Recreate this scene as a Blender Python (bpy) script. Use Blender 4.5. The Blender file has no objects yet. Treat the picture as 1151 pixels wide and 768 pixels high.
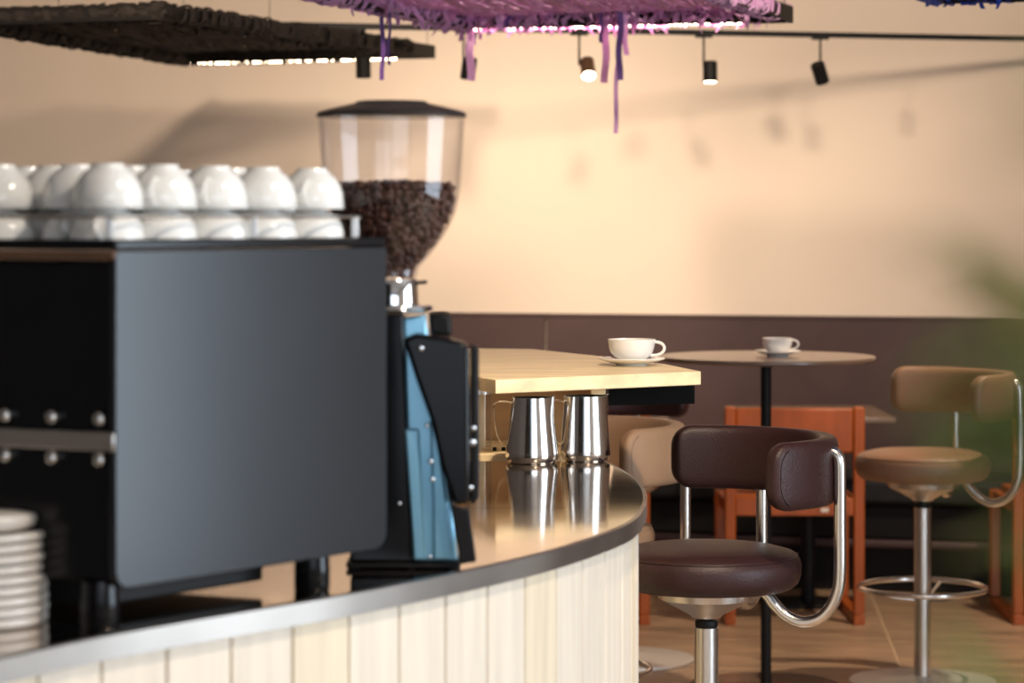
import bpy, math, random
from mathutils import Vector, Matrix
random.seed(7)
C = bpy.context.scene
PI = math.pi
R = math.radians

# ------------------------------------------------------------------ camera, world, lights, exposure
F = 3000.0; CX = 575.5; HY = 245.0; HC = 1.36
cam_d = bpy.data.cameras.new('camera'); cam = bpy.data.objects.new('camera', cam_d)
C.collection.objects.link(cam); C.camera = cam
cam.location = (0, 0, HC); cam.rotation_euler = (R(90), 0, 0)
cam_d.sensor_width = 36; cam_d.lens = F / 1151 * 36
cam_d.shift_y = -(384 - HY) / 1151
cam_d.clip_start = 0.05
cam_d.dof.use_dof = True; cam_d.dof.focus_distance = 5.25; cam_d.dof.aperture_fstop = 4.8

C.view_settings.view_transform = 'Standard'
C.view_settings.look = 'None'
C.view_settings.gamma = 1
C.view_settings.use_curve_mapping = False
C.view_settings.exposure = 0.45

w = bpy.data.worlds.new('world'); C.world = w; w.use_nodes = True
w.node_tree.nodes['Background'].inputs[0].default_value = (0.75, 0.86, 1.0, 1)
w.node_tree.nodes['Background'].inputs[1].default_value = 1.0

def aim(o, target):
    o.rotation_euler = (Vector(target) - o.location).to_track_quat('-Z', 'Y').to_euler()
def area(name, loc, target, sx, sy, power, col):
    d = bpy.data.lights.new(name, 'AREA'); d.shape = 'RECTANGLE'; d.size = sx; d.size_y = sy
    d.energy = power; d.color = col
    o = bpy.data.objects.new(name, d); C.collection.objects.link(o); o.location = loc; aim(o, target); return o
def spot(name, loc, target, power, col, size=90, blend=0.6, rad=0.04):
    d = bpy.data.lights.new(name, 'SPOT'); d.energy = power; d.color = col
    d.spot_size = R(size); d.spot_blend = blend; d.shadow_soft_size = rad
    o = bpy.data.objects.new(name, d); C.collection.objects.link(o); o.location = loc; aim(o, target); return o

WARM = (1.0, 0.785, 0.575)
COOL = (0.74, 0.87, 1.0)
area('window_daylight', (3.62, 2.7, 1.35), (0, 2.7, 1.35), 2.2, 2.1, 85, COOL)
area('front_window_daylight', (1.6, -1.9, 1.6), (0.9, 5, 1.0), 2.6, 1.6, 23, (0.88, 0.94, 1.0))
spot('wall_spot', (1.45, 5.5, 2.72), (0.55, 10.2, 1.35), 315, WARM, 75, 0.9, 0.16)
spot('wall_spot', (-1.2, 5.6, 2.72), (-0.9, 10.5, 1.6), 300, WARM, 75, 0.9, 0.12)
spot('counter_spot', (0.55, 3.9, 2.62), (0.14, 5.1, 0.95), 160, WARM, 70, 0.8, 0.04)
spot('stool_spot', (1.7, 5.4, 2.62), (1.0, 6.6, 0.5), 95, WARM, 75, 0.8, 0.04)
spot('counter_spot', (0.9, 2.4, 2.62), (-0.1, 3.6, 0.6), 70, (1.0, 0.87, 0.72), 80, 0.8, 0.05)
spot('floor_spot', (1.9, 7.7, 2.62), (1.1, 8.6, 0.0), 150, WARM, 80, 0.8, 0.04)

# ------------------------------------------------------------------ helpers
def at(px, py, s):
    return Vector(((px - CX) / s, F / s, HC - (py - HY) / s))

class MB:
    def __init__(self): self.v = []; self.f = []
    def add(self, vs, fs, mat=None):
        o = len(self.v)
        for p in vs:
            p = Vector(p)
            self.v.append(mat @ p if mat else p)
        for f in fs: self.f.append([i + o for i in f])
        return self
    def box(self, a, b, mat=None):
        x0, y0, z0 = a; x1, y1, z1 = b
        vs = [(x0,y0,z0),(x1,y0,z0),(x1,y1,z0),(x0,y1,z0),(x0,y0,z1),(x1,y0,z1),(x1,y1,z1),(x0,y1,z1)]
        fs = [(3,2,1,0),(4,5,6,7),(0,1,5,4),(1,2,6,5),(2,3,7,6),(3,0,4,7)]
        return self.add(vs, fs, mat)
    def lathe(self, prof, n=40, mat=None, c=(0, 0, 0)):
        vs = []; fs = []; idx = []
        for r, z in prof:
            if r < 1e-6:
                idx.append([len(vs)]); vs.append((c[0], c[1], c[2] + z))
            else:
                idx.append(list(range(len(vs), len(vs) + n)))
                for k in range(n):
                    a = 2 * PI * k / n
                    vs.append((c[0] + r * math.cos(a), c[1] + r * math.sin(a), c[2] + z))
        for A, B in zip(idx[:-1], idx[1:]):
            for k in range(n):
                k2 = (k + 1) % n
                if len(A) == 1 and len(B) == 1: continue
                if len(A) == 1: fs.append((A[0], B[k2], B[k]))
                elif len(B) == 1: fs.append((A[k], A[k2], B[0]))
                else: fs.append((A[k], A[k2], B[k2], B[k]))
        if len(idx[0]) > 1 and prof[0] != prof[-1]: fs.append(tuple(reversed(idx[0])))
        if len(idx[-1]) > 1 and prof[0] != prof[-1]: fs.append(tuple(idx[-1]))
        return self.add(vs, fs, mat)
    def tube(self, path, r, n=12, closed=False, flat=1.0):
        P = [Vector(p) for p in path]; m = len(P); vs = []; fs = []
        up = None
        for i, p in enumerate(P):
            if closed: t = P[(i + 1) % m] - P[i - 1]
            else: t = P[min(i + 1, m - 1)] - P[max(i - 1, 0)]
            t.normalize()
            if up is None:
                up = Vector((0, 0, 1)) if abs(t.z) < 0.9 else Vector((1, 0, 0))
            side = t.cross(up).normalized(); up = side.cross(t).normalized()
            rr = r[i] if isinstance(r, (list, tuple)) else r
            for k in range(n):
                a = 2 * PI * k / n
                vs.append(p + side * (rr * math.cos(a)) + up * (rr * flat * math.sin(a)))
        rng = range(m if closed else m - 1)
        for i in rng:
            j = (i + 1) % m
            for k in range(n):
                k2 = (k + 1) % n
                fs.append((i * n + k, i * n + k2, j * n + k2, j * n + k))
        if not closed:
            fs.append(tuple(reversed(range(n)))); fs.append(tuple(range((m - 1) * n, m * n)))
        return self.add(vs, fs)
    def prism(self, poly, h0, h1, axis='z', mat=None):
        # poly of (a,b); axis z: (x,y) extruded in z ; axis y: (x,z) extruded in y
        n = len(poly)
        area2 = sum(poly[i][0] * poly[(i+1) % n][1] - poly[(i+1) % n][0] * poly[i][1] for i in range(n))
        if area2 < 0: poly = poly[::-1]
        if axis == 'z': vs = [(a, b, h0) for a, b in poly] + [(a, b, h1) for a, b in poly]
        else: vs = [(a, h1, b) for a, b in poly] + [(a, h0, b) for a, b in poly]
        fs = [tuple(reversed(range(n))), tuple(range(n, 2 * n))]
        for i in range(n):
            j = (i + 1) % n
            fs.append((i, j, n + j, n + i))
        return self.add(vs, fs, mat)
    def build(self, name, mat, parent=None, bevel=0, seg=2, angle=35, loc=None, solid=0):
        me = bpy.data.meshes.new(name)
        me.from_pydata([tuple(p) for p in self.v], [], self.f)
        me.shade_smooth(); me.set_sharp_from_angle(angle=R(angle))
        me.materials.append(mat); me.update()
        o = bpy.data.objects.new(name, me); C.collection.objects.link(o)
        if parent: o.parent = parent
        if loc: o.location = loc
        if bevel:
            b = o.modifiers.new('bevel', 'BEVEL'); b.width = bevel; b.segments = seg; b.limit_method = 'ANGLE'; b.angle_limit = R(40)
            b.harden_normals = False
        return o

def tag(o, label, cat, group=None):
    o['label'] = label; o['category'] = cat
    if group: o['group'] = group
    return o
def thing(name, label, cat, loc=(0, 0, 0), rz=0, group=None):
    o = bpy.data.objects.new(name, None); C.collection.objects.link(o)
    o.location = loc; o.rotation_euler = (0, 0, rz)
    o.empty_display_size = 0.05
    return tag(o, label, cat, group)
def struct(o): o['kind'] = 'structure'; return o
KIDS = {}
def copy_tree(o, parent=None, swap=None):
    c = o.copy(); C.collection.objects.link(c); c.parent = parent
    if swap and c.type == 'MESH' and o.data.materials and o.data.materials[0].name in swap:
        key = (o.data.name, swap[o.data.materials[0].name].name)
        if key not in KIDS:
            m = o.data.copy(); m.materials[0] = swap[o.data.materials[0].name]; KIDS[key] = m
        c.data = KIDS[key]
    for ch in list(o.children): copy_tree(ch, c, swap)
    return c

# ------------------------------------------------------------------ materials
def base_mat(name, col, rough=0.5, metal=0.0, noise=0.0, nscale=20, bump=0.0, bscale=80, spec=0.5, coat=0.0, stretch=None, rnoise=0.0, col2=None):
    m = bpy.data.materials.new(name); m.use_nodes = True
    nt = m.node_tree; b = nt.nodes['Principled BSDF']
    b.inputs['Base Color'].default_value = (*col, 1); b.inputs['Roughness'].default_value = rough
    b.inputs['Metallic'].default_value = metal; b.inputs['Specular IOR Level'].default_value = spec
    b.inputs['Coat Weight'].default_value = coat
    tc = nt.nodes.new('ShaderNodeTexCoord'); mp = nt.nodes.new('ShaderNodeMapping')
    nt.links.new(tc.outputs['Object'], mp.inputs[0])
    if stretch: mp.inputs['Scale'].default_value = stretch
    if noise or col2 or rnoise:
        n = nt.nodes.new('ShaderNodeTexNoise'); n.inputs['Scale'].default_value = nscale; n.inputs['Detail'].default_value = 5
        nt.links.new(mp.outputs[0], n.inputs['Vector'])
        if noise or col2:
            r = nt.nodes.new('ShaderNodeValToRGB')
            r.color_ramp.elements[0].position = 0.32; r.color_ramp.elements[1].position = 0.7
            c2 = col2 if col2 else tuple(c * (1 - noise) for c in col)
            r.color_ramp.elements[0].color = (*c2, 1)
            r.color_ramp.elements[1].color = (*[min(1, c * (1 + noise * 0.4)) for c in col], 1)
            nt.links.new(n.outputs['Fac'], r.inputs[0]); nt.links.new(r.outputs[0], b.inputs['Base Color'])
        if rnoise:
            mr = nt.nodes.new('ShaderNodeMapRange')
            mr.inputs['To Min'].default_value = max(0, rough - rnoise); mr.inputs['To Max'].default_value = rough + rnoise
            nt.links.new(n.outputs['Fac'], mr.inputs[0]); nt.links.new(mr.outputs[0], b.inputs['Roughness'])
    if bump:
        n2 = nt.nodes.new('ShaderNodeTexNoise'); n2.inputs['Scale'].default_value = bscale; n2.inputs['Detail'].default_value = 4
        nt.links.new(mp.outputs[0], n2.inputs['Vector'])
        bp = nt.nodes.new('ShaderNodeBump'); bp.inputs['Strength'].default_value = bump; bp.inputs['Distance'].default_value = 0.004
        nt.links.new(n2.outputs['Fac'], bp.inputs['Height']); nt.links.new(bp.outputs[0], b.inputs['Normal'])
    return m
def emit_mat(name, col, strength):
    m = bpy.data.materials.new(name); m.use_nodes = True; b = m.node_tree.nodes['Principled BSDF']
    b.inputs['Base Color'].default_value = (*col, 1)
    b.inputs['Emission Color'].default_value = (*col, 1); b.inputs['Emission Strength'].default_value = strength
    return m
def glass_mat(name, tint=(1, 1, 1), boost=0.05):
    m = bpy.data.materials.new(name); m.use_nodes = True; nt = m.node_tree
    nt.nodes.remove(nt.nodes['Principled BSDF'])
    out = nt.nodes['Material Output']; t = nt.nodes.new('ShaderNodeBsdfTransparent'); g = nt.nodes.new('ShaderNodeBsdfGlossy')
    t.inputs[0].default_value = (*tint, 1); g.inputs['Roughness'].default_value = 0.04
    lw = nt.nodes.new('ShaderNodeLayerWeight'); lw.inputs[0].default_value = 0.5
    pw = nt.nodes.new('ShaderNodeMath'); pw.operation = 'POWER'; pw.inputs[1].default_value = 5.0
    nt.links.new(lw.outputs['Facing'], pw.inputs[0])
    ad = nt.nodes.new('ShaderNodeMath'); ad.operation = 'MULTIPLY_ADD'; ad.inputs[1].default_value = 0.6; ad.inputs[2].default_value = boost
    fr = pw
    mx = nt.nodes.new('ShaderNodeMixShader')
    nt.links.new(fr.outputs[0], ad.inputs[0]); nt.links.new(ad.outputs[0], mx.inputs[0])
    nt.links.new(t.outputs[0], mx.inputs[1]); nt.links.new(g.outputs[0], mx.inputs[2]); nt.links.new(mx.outputs[0], out.inputs[0])
    return m

def translucent(m, f):
    nt = m.node_tree; b = nt.nodes['Principled BSDF']; out = nt.nodes['Material Output']
    tr_ = nt.nodes.new('ShaderNodeBsdfTranslucent'); mx = nt.nodes.new('ShaderNodeMixShader'); mx.inputs[0].default_value = f
    if b.inputs['Base Color'].links: nt.links.new(b.inputs['Base Color'].links[0].from_socket, tr_.inputs[0])
    else: tr_.inputs[0].default_value = b.inputs['Base Color'].default_value
    nt.links.new(b.outputs[0], mx.inputs[1]); nt.links.new(tr_.outputs[0], mx.inputs[2]); nt.links.new(mx.outputs[0], out.inputs[0])
M = {}
M['plaster'] = base_mat('plaster', (0.78, 0.67, 0.57), 0.85, noise=0.03, nscale=2, bump=0.05, bscale=30)
M['darkwall'] = base_mat('dark_wall_paint', (0.26, 0.22, 0.19), 0.85, noise=0.05, nscale=3)
M['ceiling'] = base_mat('ceiling_paint', (0.35, 0.32, 0.30), 0.9, noise=0.03, nscale=3)
M['wainscot'] = base_mat('wainscot', (0.062, 0.033, 0.034), 0.55, noise=0.15, nscale=6, bump=0.05)
M['tile'] = base_mat('floor_tile', (0.45, 0.30, 0.19), 0.38, noise=0.4, nscale=3.0, bump=0.1, bscale=25, stretch=(1, 3, 1), rnoise=0.12)
M['grout'] = base_mat('grout', (0.62, 0.46, 0.30), 0.8, noise=0.1)
M['steel_top'] = base_mat('steel_worktop', (0.60, 0.51, 0.43), 0.085, metal=1.0, noise=0.08, nscale=6, rnoise=0.03)
M['steel_rim'] = base_mat('steel_rim', (0.46, 0.42, 0.38), 0.38, metal=1.0, noise=0.15, nscale=5, rnoise=0.08)
M['plank'] = base_mat('ivory_plank', (0.85, 0.74, 0.60), 0.55, noise=0.10, nscale=9, stretch=(6, 6, 0.35), bump=0.05, bscale=30)
M['plank2'] = base_mat('warm_plank', (0.84, 0.71, 0.52), 0.55, noise=0.12, nscale=9, stretch=(6, 6, 0.35), bump=0.05, bscale=30)
M['counter_core'] = base_mat('counter_core', (0.45, 0.30, 0.17), 0.8, noise=0.1)
M['slabwood'] = base_mat('slab_wood', (0.94, 0.74, 0.44), 0.4, noise=0.22, nscale=5, stretch=(0.7, 5, 5), bump=0.03, bscale=30)
M['brownwood'] = base_mat('brown_wood', (0.50, 0.27, 0.11), 0.5, noise=0.2, nscale=6, stretch=(0.5, 4, 4))
M['chairwood'] = base_mat('chair_wood', (0.42, 0.090, 0.009), 0.38, noise=0.3, nscale=6, stretch=(3, 3, 0.6))
M['black'] = base_mat('black_satin', (0.010, 0.009, 0.009), 0.5, noise=0.1, spec=0.2)
M['blackgloss'] = base_mat('black_gloss', (0.006, 0.006, 0.007), 0.17, noise=0.1, spec=0.3)
M['panel'] = base_mat('panel_matt_black', (0.019, 0.021, 0.025), 0.21, noise=0.08, nscale=5, rnoise=0.008, spec=0.36)
M['chrome'] = base_mat('chrome', (0.86, 0.85, 0.84), 0.07, metal=1.0, rnoise=0.02, nscale=4)
M['brushed'] = base_mat('brushed_steel', (0.70, 0.66, 0.62), 0.3, metal=1.0, noise=0.05, rnoise=0.05, nscale=8)
M['satin'] = base_mat('satin_steel', (0.74, 0.70, 0.66), 0.5, metal=0.7, noise=0.05, nscale=8)
M['tubing'] = base_mat('satin_chrome', (0.80, 0.77, 0.74), 0.2, metal=1.0, rnoise=0.04, nscale=6)
M['pitcher'] = base_mat('polished_steel', (0.82, 0.79, 0.76), 0.13, metal=1.0, rnoise=0.03, nscale=9, stretch=(1, 1, 0.2))
M['matt'] = base_mat('matt_black', (0.006, 0.006, 0.006), 0.8, noise=0.1, spec=0.08)
M['copper'] = base_mat('copper_trim', (0.35, 0.20, 0.13), 0.35, metal=0.8, noise=0.1)
M['blue'] = base_mat('blue_reflection_metal', (0.27, 0.56, 0.74), 0.22, metal=0.55, noise=0.12, nscale=7, coat=0.5)  # cool window reflection painted into the metal colour
M['leather'] = base_mat('dark_leather', (0.034, 0.0135, 0.0135), 0.42, noise=0.15, nscale=8, spec=0.35, bump=0.25, bscale=260)
M['tan'] = base_mat('tan_leather', (0.30, 0.155, 0.09), 0.45, noise=0.12, nscale=8, bump=0.25, bscale=260)
M['beige'] = base_mat('beige_leather', (0.40, 0.25, 0.15), 0.5, noise=0.12, nscale=8, bump=0.25, bscale=260)
M['tabletop'] = base_mat('dark_laminate', (0.20, 0.13, 0.09), 0.25, noise=0.1, spec=0.8)
M['porcelain'] = base_mat('porcelain', (0.86, 0.84, 0.80), 0.12, noise=0.02, coat=0.4)
M['saucer'] = base_mat('saucer_porcelain', (0.80, 0.74, 0.68), 0.3, noise=0.02)
M['blackrib'] = base_mat('black_ribbon', (0.013, 0.008, 0.006), 0.8, noise=0.5, nscale=25)
M['pinkrib'] = base_mat('lilac_ribbon', (0.92, 0.62, 0.94), 0.6, noise=0.22, nscale=18)
M['purplerib'] = base_mat('violet_ribbon', (0.13, 0.05, 0.26), 0.6, noise=0.2, nscale=18)
M['bluerib'] = base_mat('blue_ribbon', (0.02, 0.06, 0.42), 0.6, noise=0.3, nscale=18)
M['bean'] = base_mat('coffee_bean', (0.085, 0.030, 0.017), 0.35, noise=0.4, nscale=60)
M['smoke'] = base_mat('smoked_lid', (0.025, 0.02, 0.02), 0.2, noise=0.1, coat=0.4)
M['glass'] = glass_mat('clear_glass', (0.97, 0.97, 0.98), 0.03)
M['led'] = emit_mat('led_strip', (1.0, 0.80, 0.55), 34)
M['lamp'] = emit_mat('lamp_face', (1.0, 0.86, 0.66), 14)
M['dimlamp'] = emit_mat('lamp_face_side', (1.0, 0.84, 0.62), 3)
M['leaf'] = base_mat('leaf', (0.40, 0.60, 0.18), 0.5, noise=0.5, nscale=12)
M['leaf2'] = base_mat('leaf_yellow', (0.76, 0.70, 0.30), 0.5, noise=0.4, nscale=12)
M['stem'] = base_mat('stem', (0.18, 0.16, 0.05), 0.6, noise=0.3)
M['terracotta'] = base_mat('terracotta', (0.45, 0.2, 0.12), 0.8, noise=0.2)
M['soil'] = base_mat('soil', (0.05, 0.03, 0.02), 0.95, noise=0.4, bump=0.6)
M['benchfab'] = base_mat('bench_fabric', (0.012, 0.012, 0.015), 0.8, noise=0.2, bump=0.1)
M['whitetag'] = base_mat('white_tag', (0.8, 0.75, 0.65), 0.6, noise=0.05)

for k_, f_ in (('pinkrib', 0.5), ('leaf', 0.5), ('leaf2', 0.5)): translucent(M[k_], f_)

# ------------------------------------------------------------------ the room
WL = lambda x: 10.384 - 0.2546 * x                       # back wall line y(x)
WZ = 0.978
fl = MB().box((-4, -2.2, -0.1), (3.75, 12, -0.0012)).build('floor', M['grout']); struct(fl)
ang = R(4.4)
tile_me = None
ct, st = math.cos(-ang), math.sin(-ang)
for i in range(-2, 6):
    for j in range(0, 11):
        u = i * 0.557 + 0.02; v = j * 0.557
        if tile_me is None:
            t = MB().box((0.003, 0.003, -0.0011), (0.554, 0.554, 0)).build('tile', M['tile'], fl, bevel=0.0003, seg=1); tile_me = t.data
        else:
            t = bpy.data.objects.new('tile', tile_me); C.collection.objects.link(t); t.parent = fl
        t.location = (0.30 + u * ct - v * st, 4.2 + u * st + v * ct, 0); t.rotation_euler = (0, 0, -ang)
        t.rotation_euler.z = -ang
def wall_seg(x0, x1, z0, z1, off0, off1):
    return [(x0, WL(x0) - off0), (x1, WL(x1) - off0), (x1, WL(x1) + off1), (x0, WL(x0) + off1)], z0, z1
p, a, b = wall_seg(-4, 3.7, 0, 2.8, 0, 0.15)
wb = struct(MB().prism(p, a, b).build('wall_back', M['plaster']))
seams = [-4.0, -2.05, 0.13, 2.31, 3.7]
for a0, a1 in zip(seams[:-1], seams[1:]):
    p, a, b = wall_seg(a0 + 0.004, a1 - 0.004, 0.0, WZ, 0.03, -0.001)
    MB().prism(p, a, b).build('wainscot_panel', M['wainscot'], wb, bevel=0.003)
p, a, b = wall_seg(-4, 3.7, WZ, WZ + 0.012, 0.036, -0.001)
struct(MB().prism(p, a, b).build('trim_1', M['wainscot'], bevel=0.002))
struct(MB().box((-4.15, -2.2, 0), (-4, 12, 2.8)).build('wall_left', M['darkwall']))
struct(MB().box((-4.15, -2.2, 2.8), (3.9, 12, 2.9)).build('ceiling', M['ceiling']))
wr = MB()
wr.box((3.7, -2.2, 0), (3.85, 1.5, 2.8)); wr.box((3.7, 3.9, 0), (3.85, 12, 2.8))
wr.box((3.7, 1.5, 0), (3.85, 3.9, 0.2)); wr.box((3.7, 1.5, 2.5), (3.85, 3.9, 2.8))
struct(wr.build('wall_right', M['plaster']))
wn = MB()
for y in (1.5, 2.28, 3.08, 3.86): wn.box((3.7, y, 0.2), (3.76, y + 0.04, 2.5))
for z in (0.2, 2.46): wn.box((3.7, 1.5, z), (3.76, 3.9, z + 0.04))
struct(wn.build('window_1', M['black']))
wf = MB()
wf.box((-4, -2.35, 0), (-1.2, -2.2, 2.8)); wf.box((3.2, -2.35, 0), (3.85, -2.2, 2.8))
wf.box((-1.2, -2.35, 0), (3.2, -2.2, 0.5)); wf.box((-1.2, -2.35, 2.7), (3.2, -2.2, 2.8))
struct(wf.build('wall_front', M['darkwall']))
wn = MB()
for x in (-1.2, 0.24, 1.7, 3.16): wn.box((x, -2.26, 0.5), (x + 0.04, -2.2, 2.7))
for z in (0.5, 2.66): wn.box((-1.2, -2.26, z), (3.2, -2.2, z + 0.04))
struct(wn.build('window_2', M['black']))

# bench along the back wall
bench = thing('wall_bench', 'long dark upholstered bench running along the wainscot under the low tables', 'bench', (0, 0, 0))
def strip(x0, x1, off0, off1, z0, z1, name, mat, bev=0.01):
    p = [(x0, WL(x0) - off0), (x1, WL(x1) - off0), (x1, WL(x1) - off1), (x0, WL(x0) - off1)]
    return MB().prism(p, z0, z1).build(name, mat, bench, bevel=bev)
strip(-2.2, 3.6, 0.47, 0.04, 0.33, 0.42, 'seat_cushion', M['benchfab'], 0.02)
strip(-2.2, 3.6, 0.42, 0.04, 0.20, 0.325, 'seat_box', M['black'])
strip(-2.2, 3.6, 0.44, 0.41, 0.17, 0.20, 'rail', M['wainscot'])
strip(-2.2, 3.6, 0.33, 0.04, 0.0, 0.17, 'plinth', M['black'])

# ------------------------------------------------------------------ counter
HT = 0.473; ZC = HC - HT
edge_px = [(-260, 806), (-180, 784), (-90, 762), (0, 741), (104, 718), (208, 699), (313, 681.5), (400, 666.5), (518, 643), (604, 623.5), (657, 608),
           (700, 592), (716, 582), (724, 571), (727, 559), (722, 545), (706, 531), (682, 518.5)]
raw = []
for x, y in edge_px:
    s = (y - HY) / HT; p = at(x, y, s); raw.append((p.x, p.y))
def smooth(pts, sub=6):
    out = []
    n = len(pts)
    for i in range(n - 1):
        p0 = pts[max(i - 1, 0)]; p1 = pts[i]; p2 = pts[i + 1]; p3 = pts[min(i + 2, n - 1)]
        for k in range(sub):
            t = k / sub
            q = []
            for d in range(len(p1)):
                q.append(0.5 * (2 * p1[d] + (-p0[d] + p2[d]) * t + (2 * p0[d] - 5 * p1[d] + 4 * p2[d] - p3[d]) * t * t + (-p0[d] + 3 * p1[d] - 3 * p2[d] + p3[d]) * t ** 3))
            out.append(tuple(q))
    out.append(tuple(pts[-1])); return out
rim = smooth(raw, 6)
def offset(pts, d):
    out = []
    for i, p in enumerate(pts):
        a = Vector(pts[max(i - 1, 0)]); b = Vector(pts[min(i + 1, len(pts) - 1)])
        t = (b - a).normalized(); n = Vector((-t.y, t.x))       # left of travel = inside
        out.append((p[0] + n.x * d, p[1] + n.y * d))
    return out
BACKY = 5.20
counter = thing('coffee_counter', 'curved cafe counter with steel worktop and ivory vertical planks under the espresso machine', 'counter', (-0.4, 4.2, 0))
cl = Vector((-0.4, 4.2, 0))
def loc2(pts): return [(x - cl.x, y - cl.y) for x, y in pts]
YS = 4.354
near = [p for p in rim if p[1] < YS - 0.001]
far = [p for p in rim if p[1] > YS + 0.001]
def xat(y):
    for a, b in zip(rim[:-1], rim[1:]):
        if a[1] <= y <= b[1]: return a[0] + (b[0] - a[0]) * (y - a[1]) / (b[1] - a[1])
xs = xat(YS)
inn = offset(rim, 0.0015)
near_i = [p for p in inn if p[1] < YS - 0.002]; far_i = [p for p in inn if p[1] > YS + 0.002]
left_x = near_i[0][0]
MB().prism(loc2(near_i + [(xs - 0.0015, YS - 0.001), (left_x, YS - 0.001)]), ZC - 0.025, ZC).build('worktop_panel', M['steel_top'], counter, bevel=0.001, seg=1)
MB().prism(loc2([(xs - 0.0015, YS + 0.001)] + far_i + [(left_x, far_i[-1][1]), (left_x, YS + 0.001)]), ZC - 0.025, ZC).build('worktop_panel', M['steel_top'], counter, bevel=0.001, seg=1)
# rim band
ro = rim; ri = offset(rim, 0.006)
mb = MB(); n = len(ro)
vs = []
for (x, y), (x2, y2) in zip(ro, ri):
    x -= cl.x; x2 -= cl.x; y -= cl.y; y2 -= cl.y
    vs += [(x, y, ZC - 0.028), (x, y, ZC - 0.001), (x2, y2, ZC + 0.0008), (x2, y2, ZC - 0.028)]
fs = []
for i in range(n - 1):
    for k in range(4):
        k2 = (k + 1) % 4
        fs.append((i * 4 + k, (i + 1) * 4 + k, (i + 1) * 4 + k2, i * 4 + k2))
fs += [(0, 1, 2, 3), tuple((n - 1) * 4 + k for k in (3, 2, 1, 0))]
mb.add(vs, fs).build('worktop_edge', M['steel_rim'], counter, angle=50)
core = offset(rim, 0.045)
MB().prism(loc2(core + [(left_x, core[-1][1])]), 0.0, ZC - 0.026).build('carcass', M['counter_core'], counter)
# planks along the curve
pk = offset(rim, 0.014)
cum = [0]
for a, b in zip(pk[:-1], pk[1:]): cum.append(cum[-1] + math.dist(a, b))
def along(d):
    for i in range(len(cum) - 1):
        if cum[i] <= d <= cum[i + 1]:
            t = (d - cum[i]) / (cum[i + 1] - cum[i]); return Vector((pk[i][0] + (pk[i+1][0] - pk[i][0]) * t, pk[i][1] + (pk[i+1][1] - pk[i][1]) * t))
    return Vector(pk[-1])
d = 0.02; W = 0.108; k = 0
random.seed(3)
while d + W < cum[-1]:
    m = 4
    pts = [along(d + 0.002 + (W - 0.004) * i / m) for i in range(m + 1)]
    out = [(p.x - cl.x, p.y - cl.y) for p in pts]
    inner = []
    for i, p in enumerate(pts):
        t = (pts[min(i + 1, m)] - pts[max(i - 1, 0)]).normalized(); nn = Vector((-t.y, t.x))
        q = p + nn * 0.026; inner.append((q.x - cl.x, q.y - cl.y))
    MB().prism(out + inner[::-1], 0.06, ZC - 0.0285).build('plank', M['plank2'] if (k % 5 == 3) else M['plank'], counter, bevel=0.0012, seg=1)
    d += W; k += 1
print('planks', k)

# ------------------------------------------------------------------ wooden raised bar top with its niche
HS = 0.315; ZS = HC - HS
sp = [(557, 427), (788, 417.5), (749, 409.5), (680, 401), (600, 392.5), (537, 391.5), (440, 397), (440, 424), (520, 420)]
poly = []
for x, y in sp:
    s = (y - HY) / HS; q = at(x, y, s); poly.append((q.x, q.y))
bar = thing('raised_bar', 'thick pale wooden raised bar top over an open shelf behind the steel pitchers', 'bar', (0.1, 5.5, 0))
bl = Vector((0.1, 5.5, 0))
lp = lambda pts: [(x - bl.x, y - bl.y) for x, y in pts]
MB().prism(lp(poly), ZS - 0.028, ZS).build('wooden_top', M['slabwood'], bar, bevel=0.002)
apron = [at(684, 440, 545), at(781, 440, 540), at(749, 430, 512), at(690, 430, 500)]
MB().prism(lp([(v.x, v.y) for v in apron]), ZS - 0.072, ZS - 0.0285).build('black_apron', M['matt'], bar)
MB().box((0.160 - bl.x, 5.42 - bl.y, 0.0), (0.190 - bl.x, 5.45 - bl.y, ZS - 0.029)).build('post', M['slabwood'], bar, bevel=0.002)
MB().box((-0.235 - bl.x, 5.60 - bl.y, 0.0), (0.189 - bl.x, 5.62 - bl.y, ZS - 0.0295)).build('back_panel', M['brownwood'], bar)
MB().box((-0.235 - bl.x, 5.275 - bl.y, 0.0), (0.159 - bl.x, 5.598 - bl.y, ZC + 0.006)).build('shelf_base', M['slabwood'], bar, bevel=0.002)
MB().box((-0.085 - bl.x, 5.45 - bl.y, ZC + 0.0065), (-0.055 - bl.x, 5.598 - bl.y, ZS - 0.0295)).build('side_panel', M['slabwood'], bar, bevel=0.002)

# ------------------------------------------------------------------ cups and saucers
def cup_prof(r, h):
    o = [(r*0.40, 0), (r*0.46, 0.0), (r*0.48, h*0.05), (r*0.50, h*0.09), (r*0.72, h*0.22), (r*0.88, h*0.42), (r*0.96, h*0.65), (r, h*0.99), (r*0.985, h), (r*0.94, h*0.99),
         (r*0.90, h*0.65), (r*0.80, h*0.40), (r*0.60, h*0.22), (0, h*0.17)]
    return [(0, h*0.04), (r*0.36, h*0.04)] + o
def make_cup(name, label, cat, r, h, mat, group=None, ang=0):
    t = thing(name, label, cat, group=group)
    MB().lathe(cup_prof(r, h), 40).build('bowl', mat, t, angle=60)
    pts = []
    for k in range(13):
        a = PI * (0.56 - 1.12 * k / 12)
        pts.append((r * 0.93 + r * 0.50 * max(0, math.cos(a)) ** 0.8 - (0.002 if k in (0, 12) else 0) - (r * 0.1 * k / 12), 0, h * 0.60 + h * 0.29 * math.sin(a)))
    MB().tube(pts, r * 0.075, 10, flat=0.9).build('handle', mat, t)
    return t
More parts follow.
